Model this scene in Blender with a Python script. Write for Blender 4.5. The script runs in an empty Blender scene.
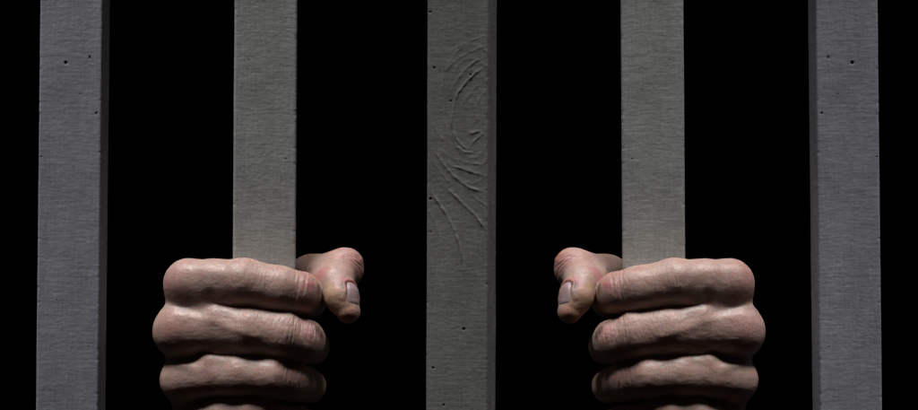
import bpy, math, random
import numpy as np
from mathutils import Vector, noise as mnoise

scene = bpy.context.scene
C = scene.collection
S = 0.000425          # metres per photograph pixel at the front of the bars
D = 1.10              # camera distance from the front of the bars

# ------------------------------------------------------------ camera, light
cam_d = bpy.data.cameras.new('camera'); cam = bpy.data.objects.new('camera', cam_d); C.objects.link(cam)
cam.location = (0, -D, 0); cam.rotation_euler = (math.radians(90), 0, 0)
cam_d.sensor_width = 36.0; cam_d.lens = 36.0 * D / (918 * S)
cam_d.clip_start = 0.05; cam_d.clip_end = 50
scene.camera = cam

w = bpy.data.worlds.new('World'); scene.world = w; w.use_nodes = True
w.node_tree.nodes['Background'].inputs[0].default_value = (1.0, 0.86, 0.74, 1)
w.node_tree.nodes['Background'].inputs[1].default_value = 0.006

def lamp(name, loc, target, power, color, size, radius):
    l = bpy.data.lights.new(name, 'SPOT'); l.energy = power; l.color = color
    l.spot_size = math.radians(size); l.spot_blend = 0.9; l.shadow_soft_size = radius
    o = bpy.data.objects.new(name, l); C.objects.link(o); o.location = loc
    o.rotation_euler = (Vector(target) - Vector(loc)).to_track_quat('-Z', 'Y').to_euler()
# key light at left, mirrored copy added at right; left also reaches middle bar
lamp('paired_key_spot', (-0.37, -0.225, 0.98), (-0.118, 0, -0.03), 94, (1.0, 0.985, 0.97), 24.5, 0.20)
lamp('paired_key_spot', (0.38, -0.225, 0.98), (0.146, 0, -0.03), 98, (1.0, 0.985, 0.97), 19, 0.18)  # added; cone narrowed to keep its light off the middle bar's side

scene.view_settings.view_transform = 'Standard'; scene.view_settings.look = 'None'
scene.view_settings.exposure = 0; scene.view_settings.gamma = 1
scene.render.engine = 'CYCLES'
scene.cycles.use_denoising = True

# ------------------------------------------------------------ helpers
def W(px, py, d=0.0):
    """photograph pixel at depth d (pixels towards the viewer) -> metres"""
    f = (D - d * S) / D
    return np.array([(px - 459) * S * f, -d * S, (205 - py) * S * f])

def mesh_obj(name, verts, faces, mat, parent=None, smooth=True, attrs=None):
    me = bpy.data.meshes.new(name)
    verts = np.asarray(verts, np.float32); faces = np.asarray(faces, np.int32)
    me.vertices.add(len(verts)); me.vertices.foreach_set('co', verts.ravel())
    n = faces.shape[1]
    me.loops.add(faces.size); me.loops.foreach_set('vertex_index', faces.ravel())
    me.polygons.add(len(faces)); me.polygons.foreach_set('loop_start', np.arange(0, faces.size, n, dtype=np.int32))
    me.polygons.foreach_set('use_smooth', np.full(len(faces), smooth))
    me.update(calc_edges=True); me.validate()
    for k, v in (attrs or {}).items():
        a = me.attributes.new(k, 'FLOAT', 'POINT'); a.data.foreach_set('value', np.asarray(v, np.float32))
    me.materials.append(mat)
    o = bpy.data.objects.new(name, me); C.objects.link(o)
    if parent: o.parent = parent
    return o

def value_noise(x, y, seed):
    rng = np.random.RandomState(seed); T = rng.rand(256, 256).astype(np.float32) * 2 - 1
    xi = np.floor(x).astype(int); yi = np.floor(y).astype(int); fx = x - xi; fy = y - yi
    fx = fx * fx * (3 - 2 * fx); fy = fy * fy * (3 - 2 * fy)
    g = lambda a, b: T[a % 256, b % 256]
    return (g(xi, yi) * (1 - fx) + g(xi + 1, yi) * fx) * (1 - fy) + (g(xi, yi + 1) * (1 - fx) + g(xi + 1, yi + 1) * fx) * fy

class NT:
    def __init__(s, name):
        s.m = bpy.data.materials.new(name); s.m.use_nodes = True; s.t = s.m.node_tree
        s.b = s.t.nodes['Principled BSDF']
    def n(s, typ, **kw):
        o = s.t.nodes.new(typ)
        for k, v in kw.items():
            if k in o.inputs: o.inputs[k].default_value = v
            else: setattr(o, k, v)
        return o
    def l(s, a, b): s.t.links.new(a, b)
    def mapping(s, scale):
        tc = s.n('ShaderNodeTexCoord'); mp = s.n('ShaderNodeMapping'); mp.inputs['Scale'].default_value = scale
        s.l(tc.outputs['Object'], mp.inputs['Vector']); return mp.outputs[0]
    def noise(s, scale, detail=4, rough=0.6, vec=(1, 1, 1)):
        o = s.n('ShaderNodeTexNoise'); o.inputs['Scale'].default_value = scale
        o.inputs['Detail'].default_value = detail; o.inputs['Roughness'].default_value = rough
        s.l(s.mapping(vec), o.inputs['Vector']); return o.outputs[0]
    def ramp(s, fac, stops):
        o = s.n('ShaderNodeValToRGB'); e = o.color_ramp.elements
        while len(e) < len(stops): e.new(0.5)
        for q, (p, c) in zip(e, stops): q.position = p; q.color = (*c, 1)
        s.l(fac, o.inputs[0]); return o.outputs[0]
    def mix(s, fac, a, b, mode='MIX'):
        o = s.n('ShaderNodeMix'); o.data_type = 'RGBA'; o.blend_type = mode
        for sock, v in ((o.inputs[0], fac), (o.inputs[6], a), (o.inputs[7], b)):
            if hasattr(v, 'links'): s.l(v, sock)
            else: sock.default_value = v if isinstance(v, float) else (*v, 1)
        return o.outputs[2]
    def bump(s, h, dist, strength=1.0, prev=None):
        o = s.n('ShaderNodeBump'); o.inputs['Strength'].default_value = strength; o.inputs['Distance'].default_value = dist
        s.l(h, o.inputs['Height'])
        if prev: s.l(prev, o.inputs['Normal'])
        return o.outputs[0]

# ------------------------------------------------------------ materials
def paint(name, col):
    t = NT(name)
    c1 = tuple(x * 0.82 for x in col); c2 = tuple(x * 1.16 for x in col)
    base = t.ramp(t.noise(60, 5, 0.65, (1, 1, 0.5)), [(0.3, c1), (0.7, c2)])
    st = t.ramp(t.noise(1200, 3, 0.6, (0.06, 0.06, 1)), [(0.3, (0.80,) * 3), (0.7, (1.16,) * 3)])
    sv = t.ramp(t.noise(1100, 3, 0.6, (1, 1, 0.10)), [(0.3, (0.88,) * 3), (0.7, (1.10,) * 3)])
    base = t.mix(1.0, base, st, 'MULTIPLY'); base = t.mix(1.0, base, sv, 'MULTIPLY')
    pit = t.n('ShaderNodeAttribute', attribute_name='pit')
    base = t.mix(pit.outputs['Fac'], base, (0.012, 0.011, 0.010))
    t.l(base, t.b.inputs['Base Color'])
    t.b.inputs['Roughness'].default_value = 0.62
    t.b.inputs['Specular IOR Level'].default_value = 0.35
    b = t.bump(t.noise(1500, 4, 0.7), 0.00010, 0.6)
    b = t.bump(t.noise(600, 3, 0.6, (0.12, 0.12, 1)), 0.00012, 0.5, b)
    t.l(b, t.b.inputs['Normal'])
    return t.m
paint_cool = paint('cool_grey_paint', (0.285, 0.293, 0.330))
paint_warm = paint('warm_grey_paint', (0.305, 0.31, 0.30))
paint_dark = paint('dark_grey_paint', (0.165, 0.165, 0.158))

def skin():
    t = NT('skin')
    big = t.ramp(t.noise(70, 4, 0.6), [(0.3, (0.365, 0.235, 0.195)), (0.55, (0.43, 0.30, 0.262)), (0.75, (0.385, 0.222, 0.197))])
    fine = t.ramp(t.noise(600, 4, 0.7), [(0.3, (0.92, 0.90, 0.89)), (0.65, (1.04, 1.04, 1.04))])
    col = t.mix(1.0, big, fine, 'MULTIPLY')
    red = t.n('ShaderNodeAttribute', attribute_name='red')
    col = t.mix(red.outputs['Fac'], col, (0.38, 0.14, 0.145))
    marks_and_shade = t.n('ShaderNodeAttribute', attribute_name='marks_and_shade')
    col = t.mix(marks_and_shade.outputs['Fac'], col, (0.10, 0.055, 0.045))
    och = t.n('ShaderNodeAttribute', attribute_name='ochre')
    col = t.mix(och.outputs['Fac'], col, (0.50, 0.31, 0.16))
    t.l(col, t.b.inputs['Base Color'])
    t.b.inputs['Subsurface Weight'].default_value = 1.0
    t.b.inputs['Subsurface Radius'].default_value = (1.0, 0.32, 0.16)
    t.b.inputs['Subsurface Scale'].default_value = 0.003
    rr = t.ramp(t.noise(400, 3), [(0.3, (0.38,) * 3), (0.7, (0.55,) * 3)]); t.l(rr, t.b.inputs['Roughness'])
    t.b.inputs['Specular IOR Level'].default_value = 0.5
    v = t.n('ShaderNodeTexVoronoi', feature='DISTANCE_TO_EDGE'); v.inputs['Scale'].default_value = 850
    # warp the cells so that the skin lines wander
    tc = t.mapping((1.0, 1.0, 0.75)); nz = t.n('ShaderNodeTexNoise'); nz.inputs['Scale'].default_value = 900
    t.l(tc, nz.inputs['Vector'])
    ad = t.n('ShaderNodeVectorMath', operation='MULTIPLY_ADD'); t.l(nz.outputs[1], ad.inputs[0]); ad.inputs[1].default_value = (0.0012,) * 3
    t.l(tc, ad.inputs[2]); t.l(ad.outputs[0], v.inputs['Vector'])
    vr = t.ramp(v.outputs['Distance'], [(0.0, (0,) * 3), (0.25, (1,) * 3)])
    b = t.bump(vr, 0.00008, 0.45)
    b = t.bump(t.noise(420, 4, 0.55), 0.00022, 0.5, b)
    # fine lines across the joints
    jt = t.n('ShaderNodeAttribute', attribute_name='joint')
    ln = t.noise(1500, 3, 0.6, (1.0, 0.22, 0.16))
    mu = t.n('ShaderNodeMath', operation='MULTIPLY'); t.l(ln, mu.inputs[0]); t.l(jt.outputs['Fac'], mu.inputs[1])
    b = t.bump(mu.outputs[0], 0.0009, 0.8, b)
    t.l(b, t.b.inputs['Normal'])
    return t.m
skin_m = skin()

def nail():
    t = NT('nail')
    c = t.ramp(t.noise(250, 3), [(0.3, (0.29, 0.19, 0.20)), (0.7, (0.38, 0.265, 0.275))])
    t.l(c, t.b.inputs['Base Color']); t.b.inputs['Roughness'].default_value = 0.42
    t.b.inputs['Subsurface Weight'].default_value = 0.4; t.b.inputs['Subsurface Scale'].default_value = 0.001
    t.l(t.bump(t.noise(900, 2, 0.5, (1, 0.1, 0.1)), 0.0001, 0.3), t.b.inputs['Normal'])
    return t.m
nail_m = nail()

def cloth():
    t = NT('black_cloth')
    c = t.ramp(t.noise(30, 4), [(0.3, (0.0010,) * 3), (0.7, (0.0018,) * 3)])
    t.l(c, t.b.inputs['Base Color']); t.b.inputs['Roughness'].default_value = 1.0
    t.b.inputs['Specular IOR Level'].default_value = 0.0
    return t.m

# ------------------------------------------------------------ backdrop
def backdrop():
    n = 60; xs = np.linspace(-4, 4, n); zs = np.linspace(-2.5, 2.5, 8)
    v = [(x, 1.6 + 0.02 * math.sin(x * 9) + 0.012 * math.sin(x * 23 + z), z) for z in zs for x in xs]
    f = [(j * n + i, j * n + i + 1, (j + 1) * n + i + 1, (j + 1) * n + i) for j in range(7) for i in range(n - 1)]
    o = mesh_obj('backdrop', v, f, cloth()); o['kind'] = 'structure'
backdrop()

# ------------------------------------------------------------ bars
HALF = 0.40
def bar_mesh(width, thick, seed, pits=(), ridges=(), cx=0.0, rough=1.0, mirror=False):
    """returns verts, faces, pit attribute; front face at y=0, origin at the middle of the front"""
    rc = 0.0009
    prof = []   # (x, y, nx, ny, kind)
    nf = int((width - 2 * rc) / 0.00038)
    for i in range(nf + 1): prof.append((-width / 2 + rc + (width - 2 * rc) * i / nf, 0, 0, -1))
    def arc(cx_, cy_, a0):
        for k in range(1, 5):
            a = math.radians(a0 + 90 * k / 5); prof.append((cx_ + rc * math.cos(a), cy_ + rc * math.sin(a), math.cos(a), math.sin(a)))
    arc(width / 2 - rc, rc, -90)
    for i in range(13): prof.append((width / 2, rc + (thick - 2 * rc) * i / 12, 1, 0))
    arc(width / 2 - rc, thick - rc, 0)
    for i in range(7): prof.append((width / 2 - rc - (width - 2 * rc) * i / 6, thick, 0, 1))
    arc(-width / 2 + rc, thick - rc, 90)
    for i in range(13): prof.append((-width / 2, thick - rc - (thick - 2 * rc) * i / 12, -1, 0))
    arc(-width / 2 + rc, rc, 180)
    P = np.array(prof); N = len(P)
    zs = np.concatenate([np.linspace(-HALF, -0.12, 40)[:-1], np.arange(-0.12, 0.12, 0.00040), np.linspace(0.12, HALF, 40)])
    M = len(zs)
    u = np.cumsum(np.r_[0, np.hypot(*(np.diff(P[:, :2], axis=0).T))])
    U, Z = np.meshgrid(u, zs)
    X = np.tile(P[:, 0], (M, 1)); Y = np.tile(P[:, 1], (M, 1)); NX = np.tile(P[:, 2], (M, 1)); NY = np.tile(P[:, 3], (M, 1))
    mm = 0.001
    h = 0.022 * value_noise(U / (1.7 * mm), Z / (0.5 * mm) + 40, seed)            # cross streaks of the brush and saw
    h += 0.018 * value_noise(U / (0.8 * mm), Z / (0.8 * mm) + 80, seed + 1)
    h += 0.022 * value_noise(U / (0.5 * mm), Z / (5 * mm) + 30, seed + 2)             # long grain
    h += 0.05 * value_noise(U / (9 * mm), Z / (25 * mm) + 30, seed + 3)
    h *= rough
    front = (NY < -0.5)
    pit = np.zeros_like(h)
    edge = np.exp(-((np.abs(X) - width / 2) / (1.0 * mm)) ** 2) * np.exp(-(np.minimum(Y, thick - Y) / (1.1 * mm)) ** 2)                    # worn, nicked edges
    h -= edge * 0.45 * np.clip(value_noise(Z / (1.6 * mm) + 11 + (X > 0) * 77, Z * 0 + 3.5, seed + 5) - 0.35, 0, 1)
    for (qx, qz, r, stretch) in pits:
        dx = (X - qx) / r; dz = (Z - qz) / (r * stretch)
        dd = np.sqrt(dx * dx + dz * dz) + 0.25 * value_noise(U / (0.6 * mm), Z / (0.6 * mm) + 60, seed + 7)
        g = np.clip(1.45 - dd, 0, 1) * front
        h -= 1.0 * g * (r / (0.8 * mm)); pit = np.maximum(pit, np.clip(g * 1.6, 0, 1))
        h += 0.03 * np.exp(-((dd - 1.8) / 0.5) ** 2) * front
    for (pts, amp, wid) in ridges:
        best = np.full(h.shape, 1e9); side = np.zeros_like(h); tt = np.zeros_like(h)
        L = len(pts) - 1
        for k in range(L):
            a = np.array(pts[k]); b = np.array(pts[k + 1]); d = b - a; LL = d @ d
            t = np.clip(((X - a[0]) * d[0] + (Z - a[1]) * d[1]) / LL, 0, 1)
            ex = X - a[0] - t * d[0]; ez = Z - a[1] - t * d[1]; q = np.hypot(ex, ez)
            better = q < best
            best = np.where(better, q, best); tt = np.where(better, (k + t) / L, tt)
        fade = np.clip(np.minimum(tt, 1 - tt) * 7, 0.2, 1) * (0.85 + 0.5 * value_noise(U / (2 * mm), Z / (2 * mm) + 20, seed + 9))
        h += amp * fade * np.exp(-(best / wid) ** 2) * front
    X = X + NX * h * mm; Y = Y + NY * h * mm
    if mirror: X = -X
    V = np.stack([X, Y, Z], -1).reshape(-1, 3)
    i = np.arange(N); j = (i + 1) % N; r = np.arange(M - 1)[:, None] * N
    F = np.stack([r + i, r + j, r + N + j, r + N + i], -1).reshape(-1, 4)
    # end caps as fans of quads
    capf = []
    for row in (0, M - 1):
        o = row * N
        for k in range(1, N // 2 - 1):
            q = (o + k, o + N - k, o + N - k - 1, o + k + 1); capf.append(q if row == 0 else q[::-1])
    F = np.concatenate([F, np.array(capf)])
    if mirror: F = F[:, ::-1]
    return V, F, pit.ravel()

def place_bar(data, mat, x_top, x_bot, rz, label):
    V, F, pit = data
    o = mesh_obj('wooden_bar', V, F, mat, attrs={'pit': pit})
    # x_top / x_bot: the front's middle at the photograph's top and bottom row
    xm = (x_top + x_bot) / 2; tilt = math.atan2((x_top - x_bot) * S, 410 * S)
    o.location = ((xm - 459) * S, 0, 0)
    o.rotation_euler = (0, tilt, math.radians(rz))
    o['label'] = label; o['category'] = 'bar'; o['group'] = 'upright wooden bars'
    return o

def rel(pts, cx): return [((px - cx) * S, (205 - py) * S) for px, py in pts]
def relp(pits, cx, sc=0.001): return [((px - cx) * S, (205 - py) * S, r * sc * 0.72, st) for px, py, r, st in pits]

outer_pits = relp([(64, 63, .72, 1), (88, 57, .45, 1.9), (95, 113, .5, 1.4), (79, 94, .3, 1), (40, 157, .4, 1), (36, 406, .8, 1), (58, 300, .25, 1), (90, 346, .25, 1)], 69)
inner_pits = relp([(263, 88, .3, 1), (285, 159, .35, 1), (281, 178, .3, 1), (247, 60, .25, 1), (254, 205, .25, 1.3), (272, 130, .3, .6)], 264)
mid_pits = relp([(433, 68, .55, 1), (470, 75, .42, 1.4), (479, 74, .3, 1.5), (429, 12, .6, .7), (430, 199, .8, .6), (450, 101, .5, .8), (464, 329, .62, .9), (433, 368, .62, .9),
                 (444, 405, .55, 1), (430, 232, .45, .7), (457, 265, .3, 1), (476, 160, .3, 1), (440, 290, .25, 1)], 457)
R3 = []
for pts, amp, wid in [
    ([(487, 66), (476, 72), (466, 82), (457, 93), (453, 107), (451, 123), (455, 138), (462, 146), (468, 150)], .34, .55),
    ([(487, 56), (474, 62), (463, 71), (453, 84), (447, 98)], .20, .5),
    ([(487, 45), (470, 52), (455, 60), (444, 72)], .13, .5),
    ([(487, 35), (468, 42), (450, 50)], .10, .5),
    ([(486, 80), (474, 88), (466, 100), (463, 114), (466, 126), (473, 132)], .13, .5),
    ([(487, 90), (480, 96), (475, 108), (476, 118), (484, 124)], .10, .45),
    ([(432, 149), (442, 163), (453, 176), (462, 183), (470, 188), (485, 192)], .36, .5),
    ([(431, 160), (440, 172), (450, 184)], .16, .45),
    ([(446, 188), (456, 197), (465, 206), (473, 213), (479, 220), (486, 230)], .38, .55),
    ([(429, 190), (436, 200), (445, 213), (453, 228), (460, 246), (464, 266), (464, 285)], .36, .5),
    ([(451, 166), (460, 168), (468, 171), (478, 174), (487, 176)], .26, .45),
    ([(440, 150), (452, 158), (466, 163), (487, 165)], .14, .45),
    ([(466, 130), (472, 133), (479, 131), (482, 134), (474, 141), (468, 148)], .24, .5),
    ([(456, 146), (464, 152), (474, 153)], .22, .45),
    ([(428, 210), (434, 222), (440, 238), (443, 256)], .15, .45),
    ([(470, 194), (478, 200), (487, 206)], .16, .45),
    ([(476, 236), (480, 252), (482, 275), (481, 300)], .09, .5),
    ([(450, 268), (462, 270), (476, 268)], .12, .35),
    ([(430, 120), (436, 132), (444, 142)], .13, .45),
    ([(440, 98), (441, 115), (446, 130), (452, 141)], .12, .5)]:
    R3.append((rel(pts, 457), amp * 0.85, wid * 0.0008))
for rx, rz in ((6, 11), (10, 20), (22, 44), (27, 56), (33, 70)):     # faint closed rings round the knot
    R3.append((rel([(471 + rx * math.cos(t * math.pi / 12), 114 + rz * math.sin(t * math.pi / 12)) for t in range(25)], 457), 0.07, 0.00055))

outer = dict(width=0.0266, thick=0.0230, seed=11, pits=outer_pits)
inner = dict(width=0.0266, thick=0.0230, seed=27, pits=inner_pits, rough=1.1)
place_bar(bar_mesh(**outer), paint_cool, 71.5, 67.0, 0, 'cool grey wooden bar nearest the left border, no hand on it')
B2 = place_bar(bar_mesh(**inner), paint_warm, 266, 263.3, 4.6, 'grey wooden bar held by the hand whose thumb is on its right')
place_bar(bar_mesh(width=0.0264, thick=0.0235, seed=43, pits=mid_pits, ridges=R3, rough=1.2), paint_dark, 458, 456.5, -9.5,
          'darker grey middle bar with raised swirling wood grain around a knot')
place_bar(bar_mesh(mirror=True, **inner), paint_warm, 652, 654.7, -4.6, 'grey wooden bar held by the hand whose thumb is on its left')
place_bar(bar_mesh(mirror=True, **outer), paint_cool, 846.5, 851.0, 0, 'cool grey wooden bar nearest the right border, no hand on it')

# ------------------------------------------------------------ the hand as one implicit surface
def chain(*pts): return [(W(a[0], a[1], a[2]), a[3] * S) for a in pts]
def segs(ch): return [(ch[i][0], ch[i + 1][0], ch[i][1], ch[i + 1][1]) for i in range(len(ch) - 1)]

fingers = {
    'index':  chain((189, 284, 8, 23.8), (213, 281, 17, 21.2), (244, 282.5, 24, 23.4), (280, 289, 26, 22), (300, 293, 22, 20.2), (306, 297, 0, 18), (310, 300, -30, 16.5), (296, 302, -68, 14.5)),
    'middle': chain((181, 331, 10, 26.5), (211, 330, 18, 22.5), (249, 331, 28, 24), (284, 336, 30, 22.8), (303, 341, 25, 21.3), (306.5, 344, 2, 18.8), (311, 346, -28, 17.5), (296, 347, -70, 15)),
    'ring':   chain((184, 380, 8, 22.5), (207, 377, 19, 20), (240, 375.5, 30, 20.5), (270, 377, 32, 20.6), (290, 379, 25, 18.8), (303, 384, -8, 17.6), (309, 386, -32, 16), (296, 388, -68, 15)),
    'little': chain((191, 424, 4, 19.5), (220, 417, 20, 18), (249, 415, 28, 18.3), (262, 416, 26, 17.3), (272, 418, 17, 16), (296, 421, -4, 15.5), (306, 424, -26, 14.5), (296, 426, -56, 13)),
    'thumb':  chain((240, 325, -165, 24), (275, 284, -92, 20.5), (311, 272, -42, 16.5), (342, 268, -24, 17.8), (335.5, 283, 2, 16.6), (341.5, 297, 16, 15.2), (348.5, 311.5, 22, 11.8)),
}
extra = {'thumb': [(W(348, 264, -26), W(350, 271, -26), 14.5 * S, 13 * S), (W(314, 276, -42), W(330, 282, -10), 15 * S, 16.5 * S)],
         'index': [(W(225, 284, 8), W(290, 293, 10), 23 * S, 22 * S), (W(222, 294, 26), W(288, 301, 30), 12 * S, 11.5 * S)],
         'middle': [(W(222, 333, 8), W(296, 340, 10), 25 * S, 23 * S), (W(218, 317, 28), W(286, 324, 35), 13.5 * S, 12.5 * S), (W(220, 345, 27), W(285, 348, 33), 12 * S, 11 * S)],
         'ring': [(W(222, 379, 6), W(290, 381, 8), 22.5 * S, 20.5 * S), (W(212, 364, 27), W(276, 366, 34), 12.5 * S, 12 * S)],
         'little': [(W(230, 419, 4), W(270, 419, 6), 19.5 * S, 18 * S), (W(226, 406, 24), W(262, 405, 29), 11 * S, 11 * S)]}
base_segs = (
    segs(chain((189, 284, 8, 23), (200, 290, -50, 21), (232, 318, -170, 22))) +
    segs(chain((181, 331, 10, 26), (192, 333, -50, 22.5), (229, 334, -170, 23))) +
    segs(chain((184, 380, 8, 22), (195, 374, -50, 21), (230, 350, -170, 22))) +
    segs(chain((191, 424, 4, 19), (202, 412, -50, 20), (233, 366, -165, 21))) +
    segs(chain((187, 306, 2, 17.5), (208, 304, 16, 13), (228, 303, 20, 9))) +
    segs(chain((188, 356, -6, 19), (205, 356, 0, 14))) +
    segs(chain((192, 402, -6, 18), (205, 400, -4, 14))) +
    segs(chain((222, 312, -80, 22), (222, 395, -80, 24))) +
    segs(chain((225, 408, -62, 24), (240, 370, -160, 24))) +
    segs(chain((240, 318, -150, 24), (268, 290, -98, 19))) +
    segs(chain((234, 322, -192, 22), (228, 520, -400, 31))) +
    segs(chain((234, 372, -176, 22), (228, 580, -370, 31))))

PR = []   # (group, a, b, ra, rb)
for a, b, ra, rb in base_segs: PR.append(('base', a, b, ra, rb))
for g, ch in fingers.items():
    for a, b, ra, rb in segs(ch) + extra.get(g, []): PR.append((g, a, b, ra, rb))
KG = {'base': 13 * S, 'index': 5 * S, 'middle': 5 * S, 'ring': 5 * S, 'little': 5 * S, 'thumb': 8 * S}
KB = {'index': 9 * S, 'middle': 8 * S, 'ring': 7 * S, 'little': 7 * S, 'thumb': 14 * S}

PN = {'index': 2.15, 'middle': 2.15, 'ring': 2.15, 'little': 2.15}
def smin(a, b, k):
    h = np.maximum(k - np.abs(a - b), 0) / k
    return np.minimum(a, b) - h * h * k * 0.25

def prim(P, pr):
    _, a, b, ra, rb = pr
    d = b - a; t = np.clip((P - a) @ d / (d @ d), 0, 1)
    t = t.astype(np.float32)
    q = P - a - t[:, None] * d
    pw = PN.get(pr[0])
    if pw:      # fingers are squarer than round in section
        ax = d / np.linalg.norm(d); e2 = np.array([0, 0, 1.0]) - ax * ax[2]; e2 /= np.linalg.norm(e2); e1 = np.cross(ax, e2)
        qa, q1, q2 = q @ ax, np.abs(q @ e1) + 1e-9, np.abs(q @ e2) + 1e-9
        return np.sqrt((q1 ** pw + q2 ** pw) ** (2 / pw) + qa * qa) - (ra + (rb - ra) * t)
    return np.sqrt((q * q).sum(1)) - (ra + (rb - ra) * t)

bR = np.array(B2.rotation_euler.to_matrix()); bL = np.array(B2.location)
def bar_sdf(P):
    q = (P - bL) @ bR       # into the bar's own frame
    e = np.stack([np.abs(q[:, 0]) - 0.0132, np.abs(q[:, 1] - 0.0115) - 0.0115 + 0.0001], 1)
    return np.linalg.norm(np.maximum(e, 0), axis=1) + np.minimum(e.max(1), 0)

def sdf(P, prims):
    g = {}
    for pr in prims:
        d = prim(P, pr); n = pr[0]
        g[n] = d if n not in g else smin(g[n], d, KG[n])
    base = g.pop('base', None)
    out = base
    for n, d in g.items():
        if base is not None: d = smin(d, base, KB[n])
        out = d if out is None else smin(out, d, 0.8 * S)
    return np.maximum(out, -bar_sdf(P))

def build_hand():
    H = 0.00045; Bk = 16
    lo = np.array([-0.132, -0.026, -0.180]); hi = np.array([-0.034, 0.196, -0.012])
    nb = np.ceil((hi - lo) / (H * Bk)).astype(int); dim = nb * Bk
    G = np.ones(dim, np.float32)
    hd = H * Bk * math.sqrt(3) / 2
    off = np.stack(np.meshgrid(*[np.arange(Bk)] * 3, indexing='ij'), -1).reshape(-1, 3) * H
    for bx in range(nb[0]):
        for by in range(nb[1]):
            cs = np.stack([np.full(nb[2], bx), np.full(nb[2], by), np.arange(nb[2])], 1) * Bk * H + lo
            cc = cs + (Bk - 1) * H / 2
            dd = np.stack([prim(cc, pr) for pr in PR], 0)
            mn = dd.min(0)
            for bz in range(nb[2]):
                sl = tuple(slice(k * Bk, (k + 1) * Bk) for k in (bx, by, bz))
                if mn[bz] > hd + 0.006: continue
                sel = [PR[i] for i in np.nonzero(dd[:, bz] < max(mn[bz], -hd) + 2 * hd + 0.012)[0]]
                if not sel: continue
                if mn[bz] < -hd - 0.001 and bar_sdf(cc[bz:bz + 1])[0] > hd + 0.001:
                    G[sl] = -1; continue
                G[sl] = sdf(cs[bz] + off, sel).reshape(Bk, Bk, Bk)
    ins = G < 0
    # naive surface nets
    a = [slice(0, -1), slice(1, None)]
    cnt = np.zeros(np.array(dim) - 1, np.int8)
    for i in (0, 1):
        for j in (0, 1):
            for k in (0, 1): cnt += ins[a[i], a[j], a[k]]
    act = (cnt > 0) & (cnt < 8); del cnt
    ci = np.argwhere(act); idx = np.full(act.shape, -1, np.int32); idx[act] = np.arange(len(ci))
    acc = np.zeros((len(ci), 3)); num = np.zeros(len(ci))
    corners = [(i, j, k) for i in (0, 1) for j in (0, 1) for k in (0, 1)]
    for c0 in corners:
        for ax in range(3):
            if c0[ax]: continue
            c1 = list(c0); c1[ax] = 1
            v0 = G[tuple((ci + c0).T)]; v1 = G[tuple((ci + c1).T)]
            m = (v0 < 0) != (v1 < 0); t = np.where(m, v0 / np.where(m, v0 - v1, 1), 0)
            p = np.tile(np.array(c0, float), (len(ci), 1)); p[:, ax] += t
            acc[m] += p[m]; num[m] += 1
    V = lo + H * (ci + acc / num[:, None])
    Fs = []
    for ax in range(3):
        o1, o2 = [(1, 2), (2, 0), (0, 1)][ax]
        sh = [slice(1, -1)] * 3; sh[ax] = slice(0, -1)
        s1 = [slice(1, -1)] * 3; s1[ax] = slice(1, None)
        A = ins[tuple(sh)]; Bm = ins[tuple(s1)]
        E = np.argwhere(A != Bm) + np.array([1 if k != ax else 0 for k in range(3)])
        flip = ins[tuple(E.T)]
        q = []
        for d1, d2 in ((0, 0), (1, 0), (1, 1), (0, 1)):
            e = E.copy(); e[:, o1] -= d1; e[:, o2] -= d2; q.append(idx[tuple(e.T)])
        q = np.stack(q, 1)
        q = np.where(flip[:, None], q[:, ::-1], q)
        Fs.append(q)
    F = np.concatenate(Fs); F = F[(F >= 0).all(1)]
    # outward orientation: solid is where G<0
    def normals(V):
        n = np.cross(V[F[:, 2]] - V[F[:, 0]], V[F[:, 3]] - V[F[:, 1]])
        vn = np.zeros_like(V)
        for k in range(4): np.add.at(vn, F[:, k], n)
        return vn / np.maximum(np.linalg.norm(vn, axis=1, keepdims=True), 1e-20)
    vol = (V[F[:, 0]] * np.cross(V[F[:, 1]], V[F[:, 2]])).sum() + (V[F[:, 0]] * np.cross(V[F[:, 2]], V[F[:, 3]])).sum()
    if vol < 0: F = F[:, ::-1].copy()
    # a little smoothing of the grid steps
    for _ in range(2):
        s = np.zeros_like(V); c = np.zeros(len(V))
        for k in range(4):
            for m in (1, 3):
                np.add.at(s, F[:, k], V[F[:, (k + m) % 4]]); np.add.at(c, F[:, k], 1)
        V = V * 0.5 + 0.5 * s / np.maximum(c, 1)[:, None]
    return V, F, normals

V, F, normals = build_hand()

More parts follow.
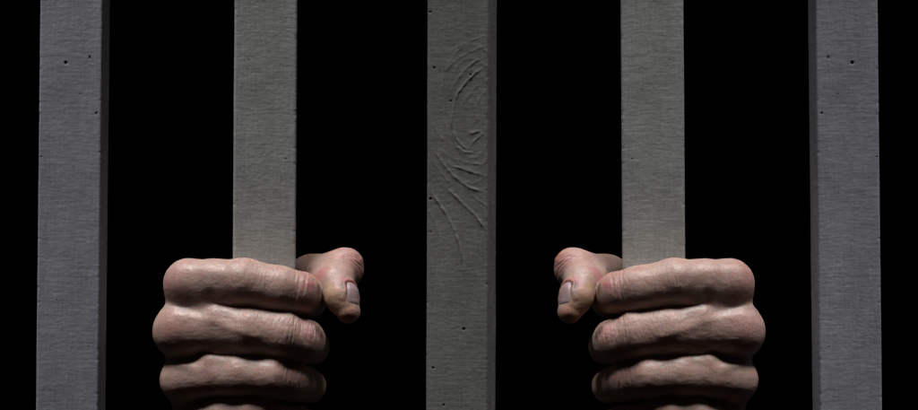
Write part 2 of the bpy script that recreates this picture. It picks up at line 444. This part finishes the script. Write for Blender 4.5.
def relief(V, F, normals):
    """knuckle creases, tendons, veins, nail bed"""
    N = normals(V); mm = 0.001
    joint = np.full(len(V), 0.12); ochre = np.zeros(len(V)); red = np.zeros(len(V)); marks_and_shade = np.zeros(len(V)); disp = np.zeros(len(V))
    own = np.full(len(V), 1e9); who = np.zeros(len(V), int)
    names = list(fingers)
    for gi, g in enumerate(names):
        for s in segs(fingers[g]):
            d = prim(V, ('', *s)); m = d < own; own[m] = d[m]; who[m] = gi
    rng = random.Random(5)
    def creases(g, c, axis, dors, offs, amp, wid, halfang):
        axis = axis / np.linalg.norm(axis); dors = dors - axis * (dors @ axis); dors /= np.linalg.norm(dors)
        side = np.cross(axis, dors)
        m = np.nonzero((who == names.index(g)) & (np.linalg.norm(V - c, axis=1) < 0.016))[0]
        q = V[m] - c; s = q @ axis; ang = np.arctan2(q @ side, q @ dors)
        for o in offs:
            ph = rng.uniform(0, 6); jit = rng.uniform(-0.4, 0.4) * mm; lim = halfang * rng.uniform(0.6, 1.1); a0 = rng.uniform(-0.25, 0.25); A = amp * rng.uniform(0.45, 1.2)
            wob = 0.35 * mm * np.sin(ang * 3.1 + ph) + 0.2 * mm * np.sin(ang * 7 + ph * 2) + rng.uniform(-.5, .5) * mm * ang
            wgt = 1 / (1 + np.exp((np.abs(ang - a0) - lim) * 9))
            disp[m] -= A * mm * wgt * np.exp(-((s - o * mm - wob - jit) / (wid * mm)) ** 2)
            disp[m] += 0.45 * A * mm * wgt * np.exp(-((s - o * mm - wob - jit - 1.9 * wid * mm) / (wid * mm)) ** 2)
        span = (max(offs) - min(offs)) / 2 * mm + 2 * mm; mid = (max(offs) + min(offs)) / 2 * mm
        if g != 'thumb': joint[m] += (0.9 if amp > 0.1 else 0.3) * np.exp(-((s - mid) / span) ** 2) * np.clip(1.7 - np.abs(ang), 0, 1)
        red[m] += (0.34 if amp > 0.2 else 0.08) * np.exp(-((s / (6 * mm)) ** 2)) * (np.abs(ang) < 1.9) * np.clip(1.5 - np.abs(ang), 0, 1)
    up = np.array([0, -0.7, 0.75])
    cr = np.array([1.0, 0.15, -0.12])
    creases('index', W(303, 292, 20), cr, up, [-4.6, -3.0, -1.7, -0.6, 0.8], 0.24, 0.32, 1.1)
    creases('middle', W(306, 340, 22), cr, up, [-9, -7.2, -5.6, -4.2, -2.8, -1.6, -0.3, 1.2, 2.6, 3.8, 5], 0.19, 0.33, 1.0)
    creases('middle', W(268, 334, 30), cr + np.array([0, 0, -0.45]), up, [-16, -14, -12.2, -10.3, -8.6, -7, -5, -3.4, -1.5, 0.5, 2.3, 4], 0.06, 0.38, 0.9)
    creases('index', W(262, 285, 24), cr + np.array([0, 0, -0.3]), up, [-9, -6.5, -4, -1.5, 1, 3], 0.07, 0.4, 0.9)
    creases('ring', W(292, 379, 20), cr, up, [-4, -2.4, -1, 0.5, 2.0], 0.24, 0.40, 1.1)
    creases('little', W(272, 418, 16), cr, up, [-2.5, -1, 0.5, 2], 0.24, 0.40, 1.1)
    # thumb joint: folds above the nail
    tdir = W(341, 300, 6) - W(344, 268, -28)
    creases('thumb', W(345, 270, -24), tdir, np.array([0.55, -0.65, 0.5]), [-5, -3.4, -1.8, -0.2, 1.4, 2.8], 0.24, 0.42, 1.1)
    # veins and tendons
    def vein(pts, amp, wid):
        best = np.full(len(V), 1e9)
        for a, b in zip(pts[:-1], pts[1:]):
            best = np.minimum(best, prim(V, ('', W(*a), W(*b), 0, 0)))
        disp[:] += amp * mm * np.exp(-(best / (wid * mm)) ** 2)
    vein([(168, 362, 28), (186, 366, 30), (208, 371, 34), (232, 379, 42), (248, 383, 44)], 0.7, 2.0)
    vein([(206, 358, 30), (230, 360, 42), (260, 366, 46)], 0.2, 2.4)
    vein([(178, 316, 30), (204, 318, 40), (232, 328, 50), (256, 336, 52)], 0.45, 2.2)
    vein([(176, 268, 20), (205, 270, 34), (236, 276, 45)], 0.2, 2.4)
    vein([(200, 404, 22), (224, 403, 32), (250, 402, 38)], 0.2, 2.0)
    # lumps and flat spots that keep the surface from being tube-like
    nz = np.array([mnoise.noise(Vector(p) * 95) * 0.13 + mnoise.noise(Vector(p) * 260) * 0.10 + mnoise.noise(Vector((p[0] * 330, p[1] * 330, p[2] * 900))) * 0.06 for p in V])
    disp += nz * mm
    rn = np.array([mnoise.noise(Vector(p) * 60 + Vector((7, 3, 1))) for p in V])
    red += np.clip(rn, 0, 1) * 0.2
    # dark spots: graze on the middle finger's knuckle, painted shade in the index-thumb gap
    ff = D / (D + V[:, 1]); PX = V[:, 0] * ff / S + 459; PY = 205 - V[:, 2] * ff / S
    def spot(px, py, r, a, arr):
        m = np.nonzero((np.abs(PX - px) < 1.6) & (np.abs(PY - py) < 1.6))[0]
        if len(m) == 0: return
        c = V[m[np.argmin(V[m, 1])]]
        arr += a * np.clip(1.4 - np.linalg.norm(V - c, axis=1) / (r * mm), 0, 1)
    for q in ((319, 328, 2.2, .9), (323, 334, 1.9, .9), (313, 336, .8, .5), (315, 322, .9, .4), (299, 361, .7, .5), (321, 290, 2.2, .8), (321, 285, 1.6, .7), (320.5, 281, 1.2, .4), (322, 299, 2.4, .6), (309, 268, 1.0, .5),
              (345, 283, 2.0, .65), (352, 284, 2.2, .75), (339, 284, 1.0, .3)): spot(*q, marks_and_shade)
    for q in ((343, 281, 3.2, .8), (352, 282, 3.2, .9), (318, 273, 4.5, .7), (312, 283, 2.5, .5), (311, 329, 4, .5), (170, 325, 7, .3), (172, 280, 7, .3),
              (338, 312, 5, .35), (350, 318, 4, .4)): spot(*q, red)
    for q in ((327, 292, 4.5, .30), (334, 306, 6, .34), (344, 316, 5, .3), (325, 284, 3, .2)): spot(*q, ochre)
    return N, disp, np.clip(red, 0, 0.8), np.clip(marks_and_shade, 0, 0.9), np.clip(joint, 0, 1), np.clip(ochre, 0, 0.6)

N0, disp, red, marks_and_shade, joint, ochre = relief(V, F, normals)

# nail frame of the thumb: axis along the end bone, outward direction, centre on the bone
NA = W(347.5, 310, 22) - W(336, 283, 2); NA = NA / np.linalg.norm(NA)
ND = np.array([0.90, -0.46, 0.30]); ND = ND - NA * (ND @ NA); ND /= np.linalg.norm(ND)
NS = np.cross(NA, ND)
NC = W(340.5, 297.5, 16) + NA * 0.0022
NU, NV = 0.0052, 0.0042      # half length, half width
def nail_fp(P):
    q = P - NC; u = (q @ NA) / NU; v = (q @ NS) / NV; o = q @ ND
    return (np.abs(u) ** 3 + np.abs(v) ** 3) ** (1 / 3), u, v, o
fp, fu, fv, fo = nail_fp(V)
near = (fo > 0.002) & (np.linalg.norm(V - NC, axis=1) < 0.014)
disp += np.where(near, -0.0007 * np.clip((1.02 - fp) * 6, 0, 1) * np.clip((1.05 - fu) * 2, 0, 1) + 0.0006 * np.exp(-((fp - 1.18) / 0.13) ** 2) * np.clip((0.7 - fu) * 1.5, 0, 1), 0)
thumb_prims = [p for p in PR if p[0] == 'thumb']

origin = np.array(W(264, 330, 0)); origin[1] = 0.0
VV = V + N0 * disp[:, None]

def nail_mesh():
    n = 17; g = np.linspace(-1, 1, n); vs = []
    for layer in (0, 1):
        for u in g:
            for v in g:
                # rounded-square outline
                k = max(abs(u), abs(v)); r = (abs(u) ** 3.2 + abs(v) ** 3.2) ** (1 / 3.2)
                f = k / r if r > 0 else 1
                u2, v2 = u * f, v * f
                p = NC + NA * u2 * NU + NS * v2 * NV
                lo_, hi_ = 0.0, 0.02
                for _ in range(26):
                    mid = (lo_ + hi_) / 2
                    d = sdf((p + ND * mid)[None, :], thumb_prims)[0]
                    if d < 0: lo_ = mid
                    else: hi_ = mid
                rise = 0.00016 - 0.0006 * max(0, (k - 0.75) / 0.25) ** 2 if u2 < 0.7 else 0.00030 - 0.0006 * max(0, (k - 0.8) / 0.2) ** 2
                vs.append(p + ND * (lo_ + (rise if layer == 0 else -0.0011)))
    f = []
    for i in range(n - 1):
        for j in range(n - 1):
            a = i * n + j; q = (a, a + 1, a + n + 1, a + n)
            f.append(q); f.append(tuple(x + n * n for x in q[::-1]))
    ring = [i for i in range(n)] + [i * n + n - 1 for i in range(1, n)] + [n * n - 1 - i for i in range(1, n)] + [i * n for i in range(n - 2, 0, -1)]
    for a, b in zip(ring, ring[1:] + ring[:1]): f.append((b, a, a + n * n, b + n * n))
    vs = np.array(vs); f = np.array(f)
    q = vs[f[0]]
    if np.cross(q[1] - q[0], q[2] - q[0]) @ ND < 0: f = f[:, ::-1]
    return vs, f
NVs, NF = nail_mesh()

def make_hand(mirror, label):
    sx = np.array([-1.0 if mirror else 1.0, 1, 1])
    Fh = F[:, ::-1] if mirror else F; Fn = NF[:, ::-1] if mirror else NF
    o = mesh_obj('hand', (VV - origin) * sx, Fh, skin_m, attrs={'red': red, 'marks_and_shade': marks_and_shade, 'joint': joint, 'ochre': ochre})
    o.location = origin * sx
    o['label'] = label; o['category'] = 'hand'; o['group'] = 'hands gripping the bars'
    mesh_obj('thumbnail', (NVs - origin) * sx, Fn, nail_m, parent=o)
make_hand(False, 'bare hand clenched round a wooden bar, thumb to the right of its fingers')
make_hand(True, 'bare hand clenched round a wooden bar, thumb to the left of its fingers')
print('hand verts', len(V))
